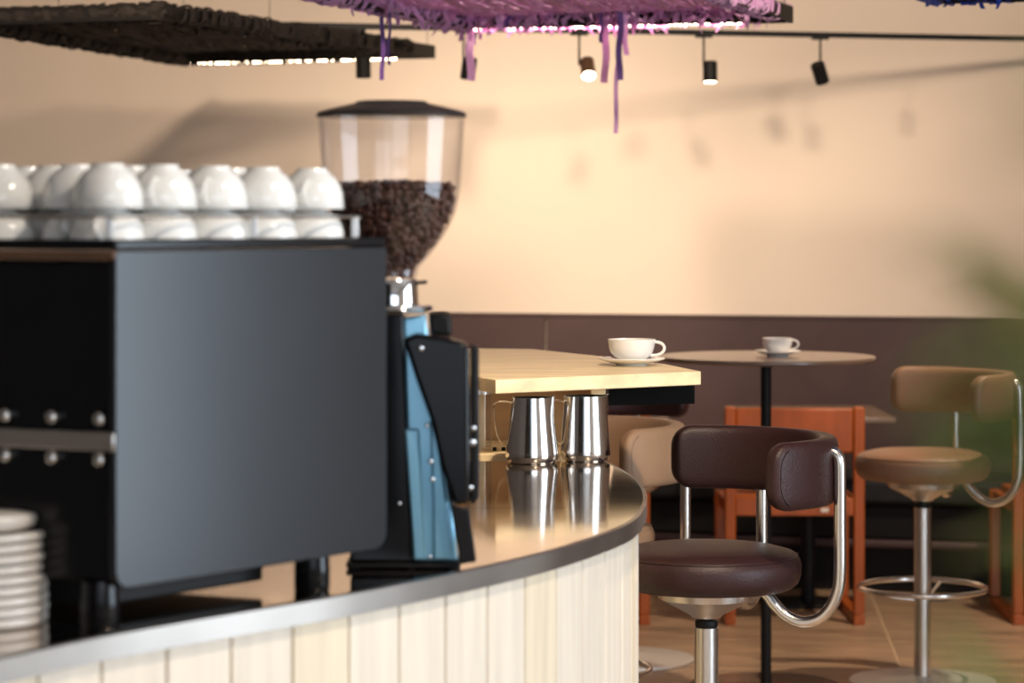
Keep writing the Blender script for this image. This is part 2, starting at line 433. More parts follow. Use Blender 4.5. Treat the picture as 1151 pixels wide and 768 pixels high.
def saucer_prof(r, th=0.0035, h=0.014):
    return [(0, 0.003), (r*0.38, 0.003), (r*0.40, 0), (r*0.45, 0), (r*0.47, 0.004), (r*0.75, h*0.6), (r*0.99, h), (r, h + 0.001), (r*0.985, h + th*0.8), (r*0.75, h*0.6 + th), (r*0.45, 0.004 + th), (0, 0.003 + th)]
# cup and saucer on the wooden bar
s1 = (411 - HY) / HS; q = at(710, 411, s1)
sa = tag(MB().lathe(saucer_prof(0.071), 48).build('saucer', M['porcelain'], loc=(q.x, q.y, ZS), angle=60), 'white saucer under the cup on the pale wooden bar top', 'saucer')
c1 = make_cup('coffee_cup', 'white cappuccino cup on the corner of the pale wooden bar top', 'cup', 0.051, 0.050, M['porcelain'])
c1.location = (q.x, q.y, ZS + 0.0066); c1.rotation_euler = (0, 0, R(-12))

# ------------------------------------------------------------------ steel pitchers
def make_pitcher(label, loc, rz, rb, rt, h):
    t = thing('milk_pitcher', label, 'pitcher', loc, rz, None)
    n = 56; prof = [(0, 0.002), (rb*0.80, 0.002), (rb*0.86, 0), (rb*0.96, 0.004), (rb, 0.013), (rb*0.985, 0.022), (rb*0.97, 0.03)]
    for k in range(1, 9):
        u = k / 8; prof.append((rb*0.97 + (rt - rb*0.97) * u, 0.03 + (h - 0.03) * u))
    full = prof + [(r - 0.0014, z) for r, z in reversed(prof[3:])] + [(0, 0.005)]
    mb = MB(); mb.lathe(full, n)
    # pull the spout at +x
    for v in mb.v:
        if v.z > h * 0.62:
            a = math.atan2(v.y, v.x); u = (v.z - h*0.62) / (h*0.38)
            k = math.exp(-(a / 0.33) ** 2) * u ** 1.6
            v.x += 0.006 * k; v.z += 0.003 * k * u
    mb.build('body', M['pitcher'], t, angle=70)
    pts = smooth([(-rt*0.98, 0, h*0.90), (-rt - 0.012, 0, h*0.93), (-rt - 0.030, 0, h*0.92), (-rt - 0.036, 0, h*0.86), (-rt - 0.034, 0, h*0.62), (-rt - 0.026, 0, h*0.36), (-rb*0.97 - 0.004, 0, h*0.27), (-rb*0.96, 0, h*0.26)], 4)
    hb = MB(); hb.tube([(x, y, z) for x, y, z in pts], 0.0075, 8, flat=0.22)
    # flat strap: wide across y
    hb.build('handle', M['chrome'], t, angle=70)
    return t
make_pitcher('left steel milk pitcher with a wire handle, tapering towards its rim, on the steel counter', tuple(at(598, 520.5, 581.5).xy) + (ZC,), R(-8), 0.0515, 0.0385, 0.126)
make_pitcher('right steel milk pitcher, standing beside the leather stools on the steel counter', tuple(at(657.5, 517.2, 576).xy) + (ZC,), R(8), 0.0500, 0.0415, 0.126)

# glass jar on the shelf and small black clips
g = at(537, 498, 567)
jr = thing('glass_jar', 'tall clear glass jar in the open shelf behind the coffee grinder', 'jar', (g.x - 0.001, 5.38, ZC + 0.0062))
MB().lathe([(0, 0), (0.026, 0), (0.028, 0.004), (0.028, 0.125), (0.0265, 0.125), (0.0265, 0.006), (0, 0.006)], 32).build('glass', M['glass'], jr)
MB().lathe([(0.0265, 0.112), (0.0295, 0.112), (0.0295, 0.128), (0.0265, 0.128), (0.0265, 0.112)], 32).build('rim', M['brushed'], jr)
for px, lab in ((556, 'small black clip on the open shelf, nearer the glass jar'), (566, 'small black clip on the open shelf, nearer the left pitcher')):
    v = at(px, 494, 560)
    tag(MB().box((-0.004, -0.004, 0), (0.004, 0.004, 0.007)).build('clip', M['black'], loc=(v.x, 5.35, ZC + 0.0062), bevel=0.001), lab, 'clip')

# ------------------------------------------------------------------ bar stools
def make_stool(dz=0.0):
    t = thing('bar_stool', '', 'stool', group=None)
    zs = 0.595 - dz
    MB().lathe([(0, 0), (0.150, 0), (0.176, 0.004), (0.189, 0.014), (0.195, 0.030), (0.196, 0.050), (0.193, 0.062), (0.188, 0.068), (0.1865, 0.0705), (0.180, 0.076), (0.15, 0.084), (0.10, 0.088), (0, 0.089)], 64, c=(0, 0, zs)).build('seat', M['leather'], t, angle=80)
    t_seat = t.children[0] if t.children else None
    pip = [(0.1885 * math.cos(2*PI*k/64), 0.1885 * math.sin(2*PI*k/64), zs + 0.0695) for k in range(64)]
    MB().tube(pip, 0.0014, 6, closed=True).build('piping', M['leather'], bpy.data.objects[t_seat.name] if t_seat else t)
    # backrest swept round axis +x
    H = 0.137; TH = 0.044; RM = 0.250; z0 = 0.776 - dz; hs = R(84); rc = 0.045; re = 0.018
    L = RM * hs
    ds = []
    for k in range(9): ds.append(rc * (1 - math.cos(PI/2 * k / 8)))
    mid = [rc + (2*L - 2*rc) * k / 36 for k in range(1, 36)]
    dd = ds + mid + [2*L - e for e in reversed(ds)]
    vs = []; fs = []; NS = 24
    for e in dd:
        th = e / RM - hs; em = min(e, 2*L - e)
        hh = H/2 if em >= rc else H/2 - (rc - math.sqrt(max(0, rc*rc - (rc - em)**2)))
        tt = TH/2 if em >= re else TH/2 * (0.25 + 0.75 * math.sqrt(max(0, 1 - ((re - em)/re)**2)))
        for k in range(NS):
            a = 2*PI*k/NS; ca, sa_ = math.cos(a), math.sin(a)
            rx = tt * math.copysign(abs(ca) ** 0.55, ca); rz = hh * math.copysign(abs(sa_) ** 0.42, sa_)
            rr = RM + rx
            vs.append((rr * math.cos(th), rr * math.sin(th), z0 + H/2 + rz))
    m = len(dd)
    for i in range(m - 1):
        for k in range(NS):
            k2 = (k + 1) % NS
            fs.append((i*NS + k, i*NS + k2, (i+1)*NS + k2, (i+1)*NS + k))
    fs += [tuple(reversed(range(NS))), tuple(range((m-1)*NS, m*NS))]
    br = MB().add(vs, fs).build('backrest', M['leather'], t, angle=80)
    # stitched seam loops near both ends and along the top edge
    for sgn in (-1, 1):
        pts = []
        for k in range(13):
            u = -1 + 2 * k / 12
            e = 0.016 + 0.020 * abs(u) ** 4
            th = sgn * (hs - e / RM)
            pts.append(((RM + TH/2 + 0.0004) * math.cos(th), (RM + TH/2 + 0.0004) * math.sin(th), z0 + H/2 + u * H * 0.40))
        MB().tube(pts, 0.0011, 5).build('seam', M['leather'], br)
    for sgn in (-1, 1):
        a = sgn * R(42)
        prof = smooth([(0.255, 0.885), (0.272, 0.884), (0.283, 0.872), (0.285, 0.84), (0.285, 0.74), (0.285, 0.64), (0.279, 0.60), (0.264, 0.568), (0.240, 0.545), (0.207, 0.536), (0.174, 0.546), (0.148, 0.568), (0.132, 0.588), (0.125, 0.594)], 5)
        MB().tube([(r * math.cos(a), r * math.sin(a), z - dz) for r, z in prof], 0.0125, 14).build('support_tube', M['tubing'], t)
    MB().lathe([(0.03, 0.535 - dz), (0.034, 0.540 - dz), (0.10, 0.575 - dz), (0.104, zs - 0.0005), (0.0, zs - 0.0005)][::1], 40).build('seat_plate', M['brushed'], t)
    MB().lathe([(0, 0.50 - dz), (0.012, 0.50 - dz), (0.012, 0.540 - dz), (0, 0.540 - dz)], 20).build('piston', M['black'], t)
    MB().lathe([(0, 0.515 - dz), (0.0225, 0.515 - dz), (0.0235, 0.518 - dz), (0.0235, 0.526 - dz), (0.0215, 0.529 - dz), (0, 0.529 - dz)], 32).build('collar', M['black'], t)
    MB().lathe([(0, 0.012), (0.025, 0.012), (0.0247, 0.514 - dz), (0, 0.514 - dz)], 32).build('post', M['brushed'], t)
    MB().lathe([(0, 0), (0.208, 0), (0.213, 0.004), (0.212, 0.010), (0.19, 0.013), (0.06, 0.019), (0.035, 0.026), (0, 0.026)], 64).build('base', M['satin'], t)
    ring = [(0.184 * math.cos(2*PI*k/64), 0.184 * math.sin(2*PI*k/64), 0.28) for k in range(64)]
    MB().tube(ring, 0.0075, 12, closed=True).build('foot_ring', M['tubing'], t)
    for a in (R(45), R(165), R(285)):
        MB().tube([(0.022 * math.cos(a), 0.022 * math.sin(a), 0.244), (0.09*math.cos(a), 0.09*math.sin(a), 0.252), (0.182 * math.cos(a), 0.182 * math.sin(a), 0.278)], 0.005, 10).build('spoke', M['tubing'], t)
    return t
st0 = make_stool()
def place(o, px, s, phi, label):
    o.location = ((px - CX) / s, F / s, 0); o.rotation_euler = (0, 0, R(phi)); o['label'] = label; o['group'] = 'leather bar stools around the counter and high table'; return o
place(st0, 794, 544, 19, 'dark brown leather bar stool nearest the plank front of the steel counter')
s2 = copy_tree(st0, None, {'dark_leather': M['tan']})
place(s2, 1037, 385, 19, 'tan leather bar stool with chrome base at the right, beyond the round table')
low = make_stool(0.043)
s3 = copy_tree(low, None, {'dark_leather': M['beige']})
place(s3, 644, 469, 19, 'beige leather bar stool partly hidden between the steel pitchers and dark stool')
place(low, 703, 366, 122, 'dark leather bar stool mostly hidden behind the pale bar top'); 
for ch in list(low.children):
    pass

# ------------------------------------------------------------------ round high table
sT = 389
rt = thing('round_table', 'high round table with thin dark top on a slim black post', 'table', ((861 - CX) / sT, F / sT, 0))
MB().lathe([(0, 0.948), (0.309, 0.948), (0.315, 0.953), (0.315, 0.958), (0.313, 0.961), (0, 0.961)], 72).build('tabletop', M['tabletop'], rt)
MB().lathe([(0, 0.015), (0.0155, 0.015), (0.0155, 0.940), (0, 0.940)], 24).build('post', M['black'], rt)
MB().lathe([(0, 0.925), (0.045, 0.935), (0.05, 0.9475), (0, 0.9475)], 32).build('mounting_plate', M['black'], rt)
MB().lathe([(0, 0), (0.22, 0), (0.225, 0.004), (0.22, 0.010), (0.03, 0.016), (0, 0.016)], 64).build('base', M['tabletop'], rt)
q2 = at(873, 397, sT)
sa = tag(MB().lathe(saucer_prof(0.067), 48).build('saucer', M['porcelain'], loc=(q2.x, q2.y - 0.02, 0.961), angle=60), 'white saucer under the cup on the round high table', 'saucer')
c2 = make_cup('coffee_cup', 'small white coffee cup on the dark round high table', 'cup', 0.0435, 0.046, M['porcelain'])
c2.location = (q2.x, q2.y - 0.02, 0.961 + 0.0066); c2.rotation_euler = (0, 0, R(-8))

# ------------------------------------------------------------------ wooden chairs
def make_chair():
    t = thing('wooden_chair', '', 'chair')
    w2 = 0.215; dp = 0.46
    for sx in (-1, 1):
        x0, x1 = (sx * w2 - 0.018, sx * w2 + 0.018)
        MB().box((x0, 0, 0.035), (x1, 0.035, 0.728)).build('leg', M['chairwood'], t, bevel=0.005)
        MB().box((x0, dp - 0.035, 0.035), (x1, dp, 0.41)).build('leg', M['chairwood'], t, bevel=0.005)
        MB().box((x0, 0, 0.0), (x1, dp, 0.035)).build('runner', M['chairwood'], t, bevel=0.004)
        MB().box((x0 + 0.005, 0.035, 0.37), (x1 - 0.005, dp - 0.035, 0.41)).build('side_rail', M['chairwood'], t, bevel=0.003)
    MB().box((-w2 + 0.018, 0.003, 0.365), (w2 - 0.018, 0.030, 0.425)).build('rear_rail', M['chairwood'], t, bevel=0.003)
    MB().box((-w2 + 0.018, dp - 0.03, 0.365), (w2 - 0.018, dp - 0.005, 0.41)).build('front_rail', M['chairwood'], t, bevel=0.003)
    MB().box((-w2 + 0.019, 0.006, 0.575), (w2 - 0.019, 0.026, 0.724)).build('back_panel', M['chairwood'], t, bevel=0.006)
    MB().box((-w2 + 0.019, 0.032, 0.411), (w2 - 0.019, dp - 0.031, 0.432)).build('seat', M['chairwood'], t, bevel=0.006)
    return t
ch0 = make_chair()
sC = 337
YC = F / sC
ch0.location = ((893.5 - CX) / sC, YC, 0)
ch0['label'] = 'orange-brown wooden chair seen from behind under the round high table'; ch0['group'] = 'wooden chairs at the low tables'
tag(MB().box((-0.013, -0.0015, -0.007), (0.013, 0, 0.007)).build('paper_tag', M['whitetag'], ch0, loc=(0.10, 0.0028, 0.385)), 'small white tag', 'x'); 
tg = bpy.data.objects['paper_tag']; del tg['category']
c = copy_tree(ch0); c.location = ((653 - CX) / sC - 0.003, YC, 0); c['label'] = 'orange-brown wooden chair mostly hidden behind the pale bar top and beige stool'
for k_ in list(c.children):
    if k_.name.startswith('paper_tag'): bpy.data.objects.remove(k_)
c = copy_tree(ch0); c.location = (1.69 + 0.216, YC, 0); c['label'] = 'orange-brown wooden chair cut off by the right edge beyond the tan stool'
for k_ in list(c.children):
    if k_.name.startswith('paper_tag'): bpy.data.objects.remove(k_)
# low tables
def make_low():
    t = thing('low_table', '', 'table')
    MB().box((-0.266, -0.30, 0.662), (0.266, 0.30, 0.680)).build('tabletop', M['tabletop'], t, bevel=0.003)
    MB().lathe([(0, 0.014), (0.025, 0.014), (0.025, 0.650), (0, 0.650)], 24).build('post', M['black'], t)
    MB().box((-0.12, -0.12, 0.650), (0.12, 0.12, 0.6615)).build('mounting_plate', M['black'], t)
    MB().box((-0.17, -0.12, 0.0), (0.17, 0.12, 0.014)).build('base', M['black'], t, bevel=0.004)
    return t
lt = make_low(); lt.location = (1.041, 9.385, 0); lt['label'] = 'low rectangular dark table in front of the bench, behind the middle wooden chair'; lt['group'] = 'low tables along the bench'
l2 = copy_tree(lt); l2.location = (0.27, 9.40, 0); l2['label'] = 'low rectangular dark table showing only a corner behind the beige stool'
for l_ in (lt, l2): l_.location.y -= 0.0

# ------------------------------------------------------------------ espresso machine
N0 = at(130, 282, 985).xy; N1 = at(435, 278, 872).xy
ml = thing('espresso_machine', 'large black espresso machine with flat side panel on the steel counter', 'coffee machine', (N0.x, N0.y, ZC))
d1 = (N1 - N0); LEN = d1.length; d1n = d1.normalized()
pL = at(0, 0, 963).xy; dL = (pL - N0).normalized(); WID = 0.72
nrm = Vector((d1n.y, -d1n.x))              # outward of the side panel (towards right/camera)
nl = Vector((-dL.y, dL.x)); 
if nl.y > 0: nl = -nl                       # outward of the left face (towards camera)
def mq(u, v, dn=0.0, dl=0.0):               # u along side panel, v along left face
    p = d1n * u + dL * v + nrm * dn + nl * dl
    return (p.x, p.y)
zt = 1.3225 - ZC; zb = 0.935 - ZC
# body
MB().prism([mq(0.012, 0.014), mq(LEN - 0.005, 0.014), mq(LEN - 0.005, WID), mq(0.012, WID)], zb + 0.006, zt - 0.012).build('body', M['blackgloss'], ml, bevel=0.004)
# side panel, rounded lower corners
def panel_obj(parent, name, v, thick, mat):
    rc = 0.022; pts = []
    for cx_, cz_, a0 in ((rc, zb + rc, 180), (LEN - rc, zb + rc, 270)):
        for k in range(7):
            a = R(a0 + 90 * k / 6); pts.append((cx_ + rc * math.cos(a), cz_ + rc * math.sin(a)))
    for cx_, cz_, a0 in ((LEN - 0.004, zt - 0.004, 0), (0.004, zt - 0.004, 90)):
        for k in range(3):
            a = R(a0 + 45 * k); pts.append((cx_ + 0.004 * math.cos(a), cz_ + 0.004 * math.sin(a)))
    Mx = Matrix(((d1n.x, nrm.x, 0, 0), (d1n.y, nrm.y, 0, 0), (0, 0, 1, 0), (0, 0, 0, 1)))
    # local frame: x along the panel, y outward normal, z up
    n = len(pts); vs = [Vector((Mx @ Vector((a, v, b)))[:3]) for a, b in pts] + [Vector((Mx @ Vector((a, v - thick, b)))[:3]) for a, b in pts]
    fs = [tuple(range(n)), tuple(reversed(range(n, 2*n)))] + [(i, i + n, (i+1) % n + n, (i+1) % n) for i in range(n)]
    return MB().add(vs, fs).build(name, mat, parent, bevel=0.0015)
panel_obj(ml, 'side_panel', 0.0, 0.012, M['panel'])
# top tray
MB().prism([mq(0.0, 0.0), mq(LEN, 0.0), mq(LEN, WID), mq(0.0, WID)], zt + 0.0005, zt + 0.0125).build('top_tray', M['blackgloss'], ml, bevel=0.003)
MB().prism([mq(0.0, 0.002, 0, 0.001), mq(0.008, 0.002, 0, 0.001), mq(0.008, WID), mq(0.0, WID, 0, 0.001)], zt - 0.010, zt - 0.0005).build('front_trim', M['copper'], ml, bevel=0.001)
MB().prism([mq(0.10, 0.10), mq(LEN - 0.11, 0.10), mq(LEN - 0.11, WID - 0.03), mq(0.10, WID - 0.03)], 0.012, zb + 0.0055).build('added_shade_block', M['black'], ml, bevel=0.003)  # block added to darken the gap under the machine
# front bar with bolts
bz = 1.1035 - ZC
MB().prism([mq(0.001, 0.002, 0, 0.003), mq(0.011, 0.002), mq(0.011, WID), mq(0.001, WID, 0, 0.003)], bz - 0.0107, bz + 0.0107).build('front_bar', M['brushed'], ml, bevel=0.002)
for v in (0.028, 0.094, 0.16, 0.226):
    for dz_ in (0.026, -0.021):
        x, y = mq(0.0105, v); zc = bz + dz_
        rotm = Matrix.Translation((x, y, zc)) @ Vector((nl.x, nl.y, 0)).to_track_quat('Z', 'Y').to_matrix().to_4x4()
        MB().lathe([(0, 0), (0.0088, 0), (0.0092, 0.004), (0.0075, 0.009), (0.004, 0.0115), (0, 0.012)], 24, mat=rotm).build('bolt', M['chrome'], ml, angle=70)
for u, v in ((0.028, 0.045), (LEN - 0.088, 0.045), (0.04, WID - 0.1), (LEN - 0.088, WID - 0.1)):
    x, y = mq(u, v)
    MB().lathe([(0, 0), (0.021, 0), (0.0225, 0.003), (0.0225, 0.03), (0.021, 0.0535), (0, 0.0535)], 32, c=(x, y, 0)).build('foot', M['blackgloss'], ml)
# cup rail
rz_ = HC + 0.001 - ZC
rail = [Vector((*mq(LEN * k / 8, 0.0), rz_)) for k in range(9)]
rail = [Vector((*mq(0.004, WID - WID * k / 10), rz_)) for k in range(10)] + [Vector((*mq(0.004, 0.004), rz_))] + [Vector((*mq(LEN * 0.9 * k / 8, 0.004), rz_)) for k in range(1, 9)]
MB().tube(rail, 0.0022, 8).build('cup_rail', M['chrome'], ml)
for u, v in ((0.004, 0.012), (LEN * 0.49, 0.004), (LEN * 0.88, 0.004), (0.004, 0.36)):
    x, y = mq(u, v)
    MB().box((x - 0.0045, y - 0.002, zt + 0.0125), (x + 0.0045, y + 0.002, rz_)).build('rail_post', M['brushed'], ml, bevel=0.001)
ZT = 1.3225 + 0.0125
# inverted cups in two layers
lowc = make_cup('stacked_cup', '', 'cup', 0.0425, 0.036, M['porcelain'])
uppc = make_cup('stacked_cup', '', 'cup', 0.0415, 0.052, M['porcelain'])
random.seed(11)
first = [True, True]
rows = 0
G = 0.0875
for i in range(5):
    for j in range(7):
        u = 0.052 + i * 0.0905 + (0.040 if j % 2 else 0); v = 0.055 + j * 0.078
        x, y = mq(u, v); X = N0.x + x; Y = N0.y + y
        px = CX + X * F / Y
        if px < -60: continue
        for layer, proto in ((0, lowc), (1, uppc)):
            if layer == 1 and j > 0 and random.random() < 0.06: continue
            cobj = proto if first[layer] else copy_tree(proto)
            first[layer] = False
            h = 0.036 if layer == 0 else 0.052
            z = ZT + h + (0.0362 if layer else 0)
            cobj.location = (X + random.uniform(-.001, .001), Y + random.uniform(-.001, .001), z)
            cobj.rotation_euler = (PI, 0, R(84) + (0 if random.random() < .6 else PI))
            nth = ['nearest the grinder', 'second from the grinder end', 'third from the grinder end', 'fourth from the grinder end', 'fifth from the grinder end'][4 - i]
            row = ['row along the rail', 'second row from the rail', 'third row from the rail', 'fourth row', 'fifth row', 'sixth row', 'seventh row'][j]
            cobj['label'] = ('upper' if layer else 'lower') + ' upside-down white cup, ' + row + ', ' + nth
            cobj['group'] = 'upside-down cups on the espresso machine'

# ------------------------------------------------------------------ saucer stack
sp0 = at(-19, 700, 962)
proto = MB().lathe([(0, 0.002), (0.036, 0.002), (0.038, 0), (0.060, 0), (0.072, 0.0015), (0.0752, 0.004), (0.0756, 0.0075), (0.0745, 0.0112), (0.070, 0.0118), (0.05, 0.010), (0, 0.009)], 56).build('stacked_saucer', M['saucer'], angle=60)
for k in range(9):
    o = proto if k == 0 else proto.copy()
    if k: C.collection.objects.link(o)
    o.location = (sp0.x + random.uniform(-.0015, .0015), sp0.y, ZC + k * 0.0122)
    tag(o, ['', 'second', 'third', 'fourth', 'fifth', 'sixth', 'seventh', 'eighth', 'ninth'][k] + ' pale saucer from the bottom of the stack beside the espresso machine', 'saucer', 'stacked saucers at the left edge')
    if k == 0: o['label'] = 'lowest pale saucer of the stack, resting on the steel counter'
    if k == 8: o['label'] = 'second saucer from the top, widest rim below the smaller one'
o = tag(MB().lathe([(0, 0.002), (0.036, 0.002), (0.038, 0), (0.054, 0.001), (0.064, 0.006), (0.0665, 0.013), (0.066, 0.018), (0.062, 0.020), (0.04, 0.022), (0, 0.0225)], 56).build('stacked_saucer', M['saucer'], loc=(sp0.x - 0.001, sp0.y, ZC + 9 * 0.0122), angle=60), 'smaller thick saucer on top of the stack at the left edge', 'saucer', 'stacked saucers at the left edge')

# ------------------------------------------------------------------ coffee grinder
SG = 829.0; G0 = Vector(((440 - CX) / SG, F / SG, ZC))
gr = thing('coffee_grinder', 'tall black and blue-reflecting metal coffee grinder with clear bean hopper beside the espresso machine', 'coffee grinder', G0)
def gp(px, py): return ((px - 440) / SG, HC - (py - HY) / SG - ZC)
def gprism(pts, y0, y1, name, mat, bev=0.003, parent=gr, seg=2):
    return MB().prism([gp(*p) for p in pts], y0, y1, 'y').build(name, mat, parent, bevel=bev, seg=seg)
gprism([(395, 352), (454, 352), (464, 629), (395, 629)], -0.030, 0.10, 'body', M['blackgloss'], 0.004)
gprism([(453.5, 356), (479, 353), (482, 380), (488, 420), (497, 480), (508, 560), (515, 628), (464.5, 628), (458, 480)], -0.026, 0.09, 'blue_reflection_column', M['blue'], 0.004)  # column and fins carry the window's blue reflection in their base colour
gprism([(456, 480), (472, 480), (479, 626), (466, 626)], -0.034, -0.0262, 'column_fin', M['blue'], 0.003)
gprism([(484, 470), (491, 470), (503, 560), (510, 626), (488, 626), (487, 560)], -0.034, -0.0262, 'column_fin', M['blue'], 0.003)
gprism([(390, 629.5), (517, 629.5), (517, 636), (390, 636)], -0.028, 0.10, 'base_plate', M['black'], 0.003)
for px in (400, 462, 508):
    x, z = gp(px, 636)
    for yy in (-0.015, 0.085):
        MB().lathe([(0, 0), (0.008, 0), (0.008, max(0.003, z)), (0, max(0.003, z))], 16, c=(x, yy, 0)).build('foot', M['black'], gr)
gprism([(455, 379), (470, 373), (500, 377), (524, 383), (528, 392), (529, 560), (512, 563), (497, 520), (486, 470), (470, 425)], -0.062, -0.0345, 'front_cover', M['blackgloss'], 0.006, seg=3)
gprism([(529, 386), (538, 390), (539, 556), (532, 564), (529, 560)], -0.050, 0.03, 'cover_edge', M['black'], 0.003)
gprism([(500, 524), (511, 564), (528, 568), (536, 626), (518, 629)], -0.055, -0.0345, 'chute_guard', M['black'], 0.003)
for px, py, yy, r_ in ((533, 478, -0.052, 0.004), (532, 494, -0.052, 0.005), (529.5, 544, -0.052, 0.004), (481, 476, -0.036, 0.003), (485, 516, -0.036, 0.0035), (487, 536, -0.036, 0.0035), (484, 622, -0.036, 0.003), (450, 563, -0.032, 0.003), (475, 389, -0.064, 0.004)):
    x, z = gp(px, py)
    MB().lathe([(0, 0), (r_, 0), (r_ * 0.9, 0.002), (0, 0.003)], 16, mat=Matrix.Translation((x, yy, z)) @ Matrix.Rotation(R(90), 4, 'X')).build('screw', M['chrome'], gr)
gprism([(482, 353), (500, 352), (507, 356), (508, 378), (484, 376)], -0.02, 0.05, 'adjustment_knob', M['black'], 0.005)
# top cap and neck
x, z = gp(440, 350)
MB().lathe([(0, z - 0.001), (0.05, z - 0.001), (0.058, z + 0.003), (0.056, z + 0.008), (0.037, z + 0.010), (0.036, z + 0.040), (0.034, z + 0.044), (0, z + 0.044)], 40).build('neck', M['chrome'], gr)
hopper_px = [(30, 310), (31, 300), (45, 284), (60, 263), (71, 241), (77, 216), (79, 190), (81, 160), (82.5, 134)]
hp = [(r / SG, gp(440, y)[1]) for r, y in hopper_px]
hs_ = smooth(hp, 4)
mbh = MB().lathe(hs_ + [(r - 0.0022, z_) for r, z_ in reversed(hs_)] + [hs_[0]], 56)
hop = mbh.build('hopper', M['glass'], gr, angle=60)
zl = gp(440, 133)[1]
MB().lathe([(0, zl), (0.083, zl), (0.1015, zl + 0.0005), (0.1025, zl + 0.004), (0.100, zl + 0.008), (0.08, zl + 0.0135), (0.05, zl + 0.020), (0.047, zl + 0.023), (0, zl + 0.024)], 56).build('hopper_lid', M['smoke'], gr)
gprism([(468, 316), (480, 315), (480, 319), (468, 320)], -0.01, 0.01, 'gate_lever', M['black'], 0.001)
# beans
bm = MB()
inner = [(max(r - 0.0115, 0.004), z_) for r, z_ in hs_ if z_ < gp(440, 214)[1]]
ztop = gp(440, 214)[1]
core_ = [(0, inner[0][1])] + [(max(r - 0.004, 0.003), z_) for r, z_ in inner] + [(0.05, ztop + 0.002), (0, ztop + 0.006)]
bm.lathe(core_, 32)
def bean(c, rot):
    vs = []; fs = []
    for i, (rr, xx) in enumerate(((0.0, -1), (0.8, -0.6), (1, 0), (0.8, 0.6), (0.0, 1))):
        if rr == 0: vs.append(Vector((xx * 0.0058, 0, 0)))
        else:
            for k in range(6):
                a = PI / 3 * k; vs.append(Vector((xx * 0.0058, rr * 0.0042 * math.cos(a), rr * 0.0034 * math.sin(a))))
    for k in range(6):
        k2 = (k + 1) % 6
        fs += [(0, 1 + k2, 1 + k), (1 + k, 1 + k2, 7 + k2, 7 + k), (7 + k, 7 + k2, 13 + k2, 13 + k), (13 + k, 13 + k2, 19)]
    bm.add([c + rot @ v for v in vs], fs)
from mathutils import Euler
for k in range(1500):
    z_ = random.uniform(inner[0][1], ztop)
    r_ = 0
    for (ra, za), (rb, zb_) in zip(inner[:-1], inner[1:]):
        if za <= z_ <= zb_: r_ = ra + (rb - ra) * (z_ - za) / (zb_ - za + 1e-9)
    if r_ == 0: continue
    a = random.uniform(0, 2*PI); r_ += random.uniform(-0.002, 0.0035)
    bean(Vector((r_ * math.cos(a), r_ * math.sin(a), z_)), Euler((random.random()*6, random.random()*6, random.random()*6)).to_matrix())
for k in range(420):
    r_ = 0.083 * math.sqrt(random.random()); a = random.uniform(0, 2*PI)
    bean(Vector((r_ * math.cos(a), r_ * math.sin(a), ztop + 0.007 - 0.10 * max(0, r_ - 0.02)**1.0 * 0.6 + random.uniform(-.002, .004))), Euler((random.random()*6, random.random()*6, random.random()*6)).to_matrix())
beans = bm.build('coffee_beans', M['bean'], angle=80); beans.location = G0
beans['kind'] = 'stuff'; tag(beans, 'dark roasted coffee beans half filling the clear grinder hopper', 'coffee beans')

# ------------------------------------------------------------------ pendants with ribbon weave
D1 = Vector((0.31, 0.95, 0)).normalized(); D2 = Vector((0.95, -0.31, 0)).normalized()
ZP = 0.59 + HC
def ribbon_strip(mb, pts, wd, side, th=0.0012):
    # pts list of Vector ; flat ribbon with thickness, side vector gives width direction
    n = len(pts); vs = []
    for i, p in enumerate(pts):
        w_ = wd[i] if isinstance(wd, list) else wd
        s_ = side[i] if isinstance(side, list) else side
        t = (pts[min(i+1, n-1)] - pts[max(i-1, 0)]).normalized(); nn = t.cross(s_).normalized() * th
        vs += [p - s_*w_/2 - nn, p + s_*w_/2 - nn, p + s_*w_/2 + nn, p - s_*w_/2 + nn]
    fs = [(0, 1, 2, 3), tuple((n-1)*4 + k for k in (3, 2, 1, 0))]
    for i in range(n - 1):
        for k in range(4): fs.append((i*4 + k, (i+1)*4 + k, (i+1)*4 + (k+1) % 4, i*4 + (k+1) % 4))
    mb.add(vs, fs)
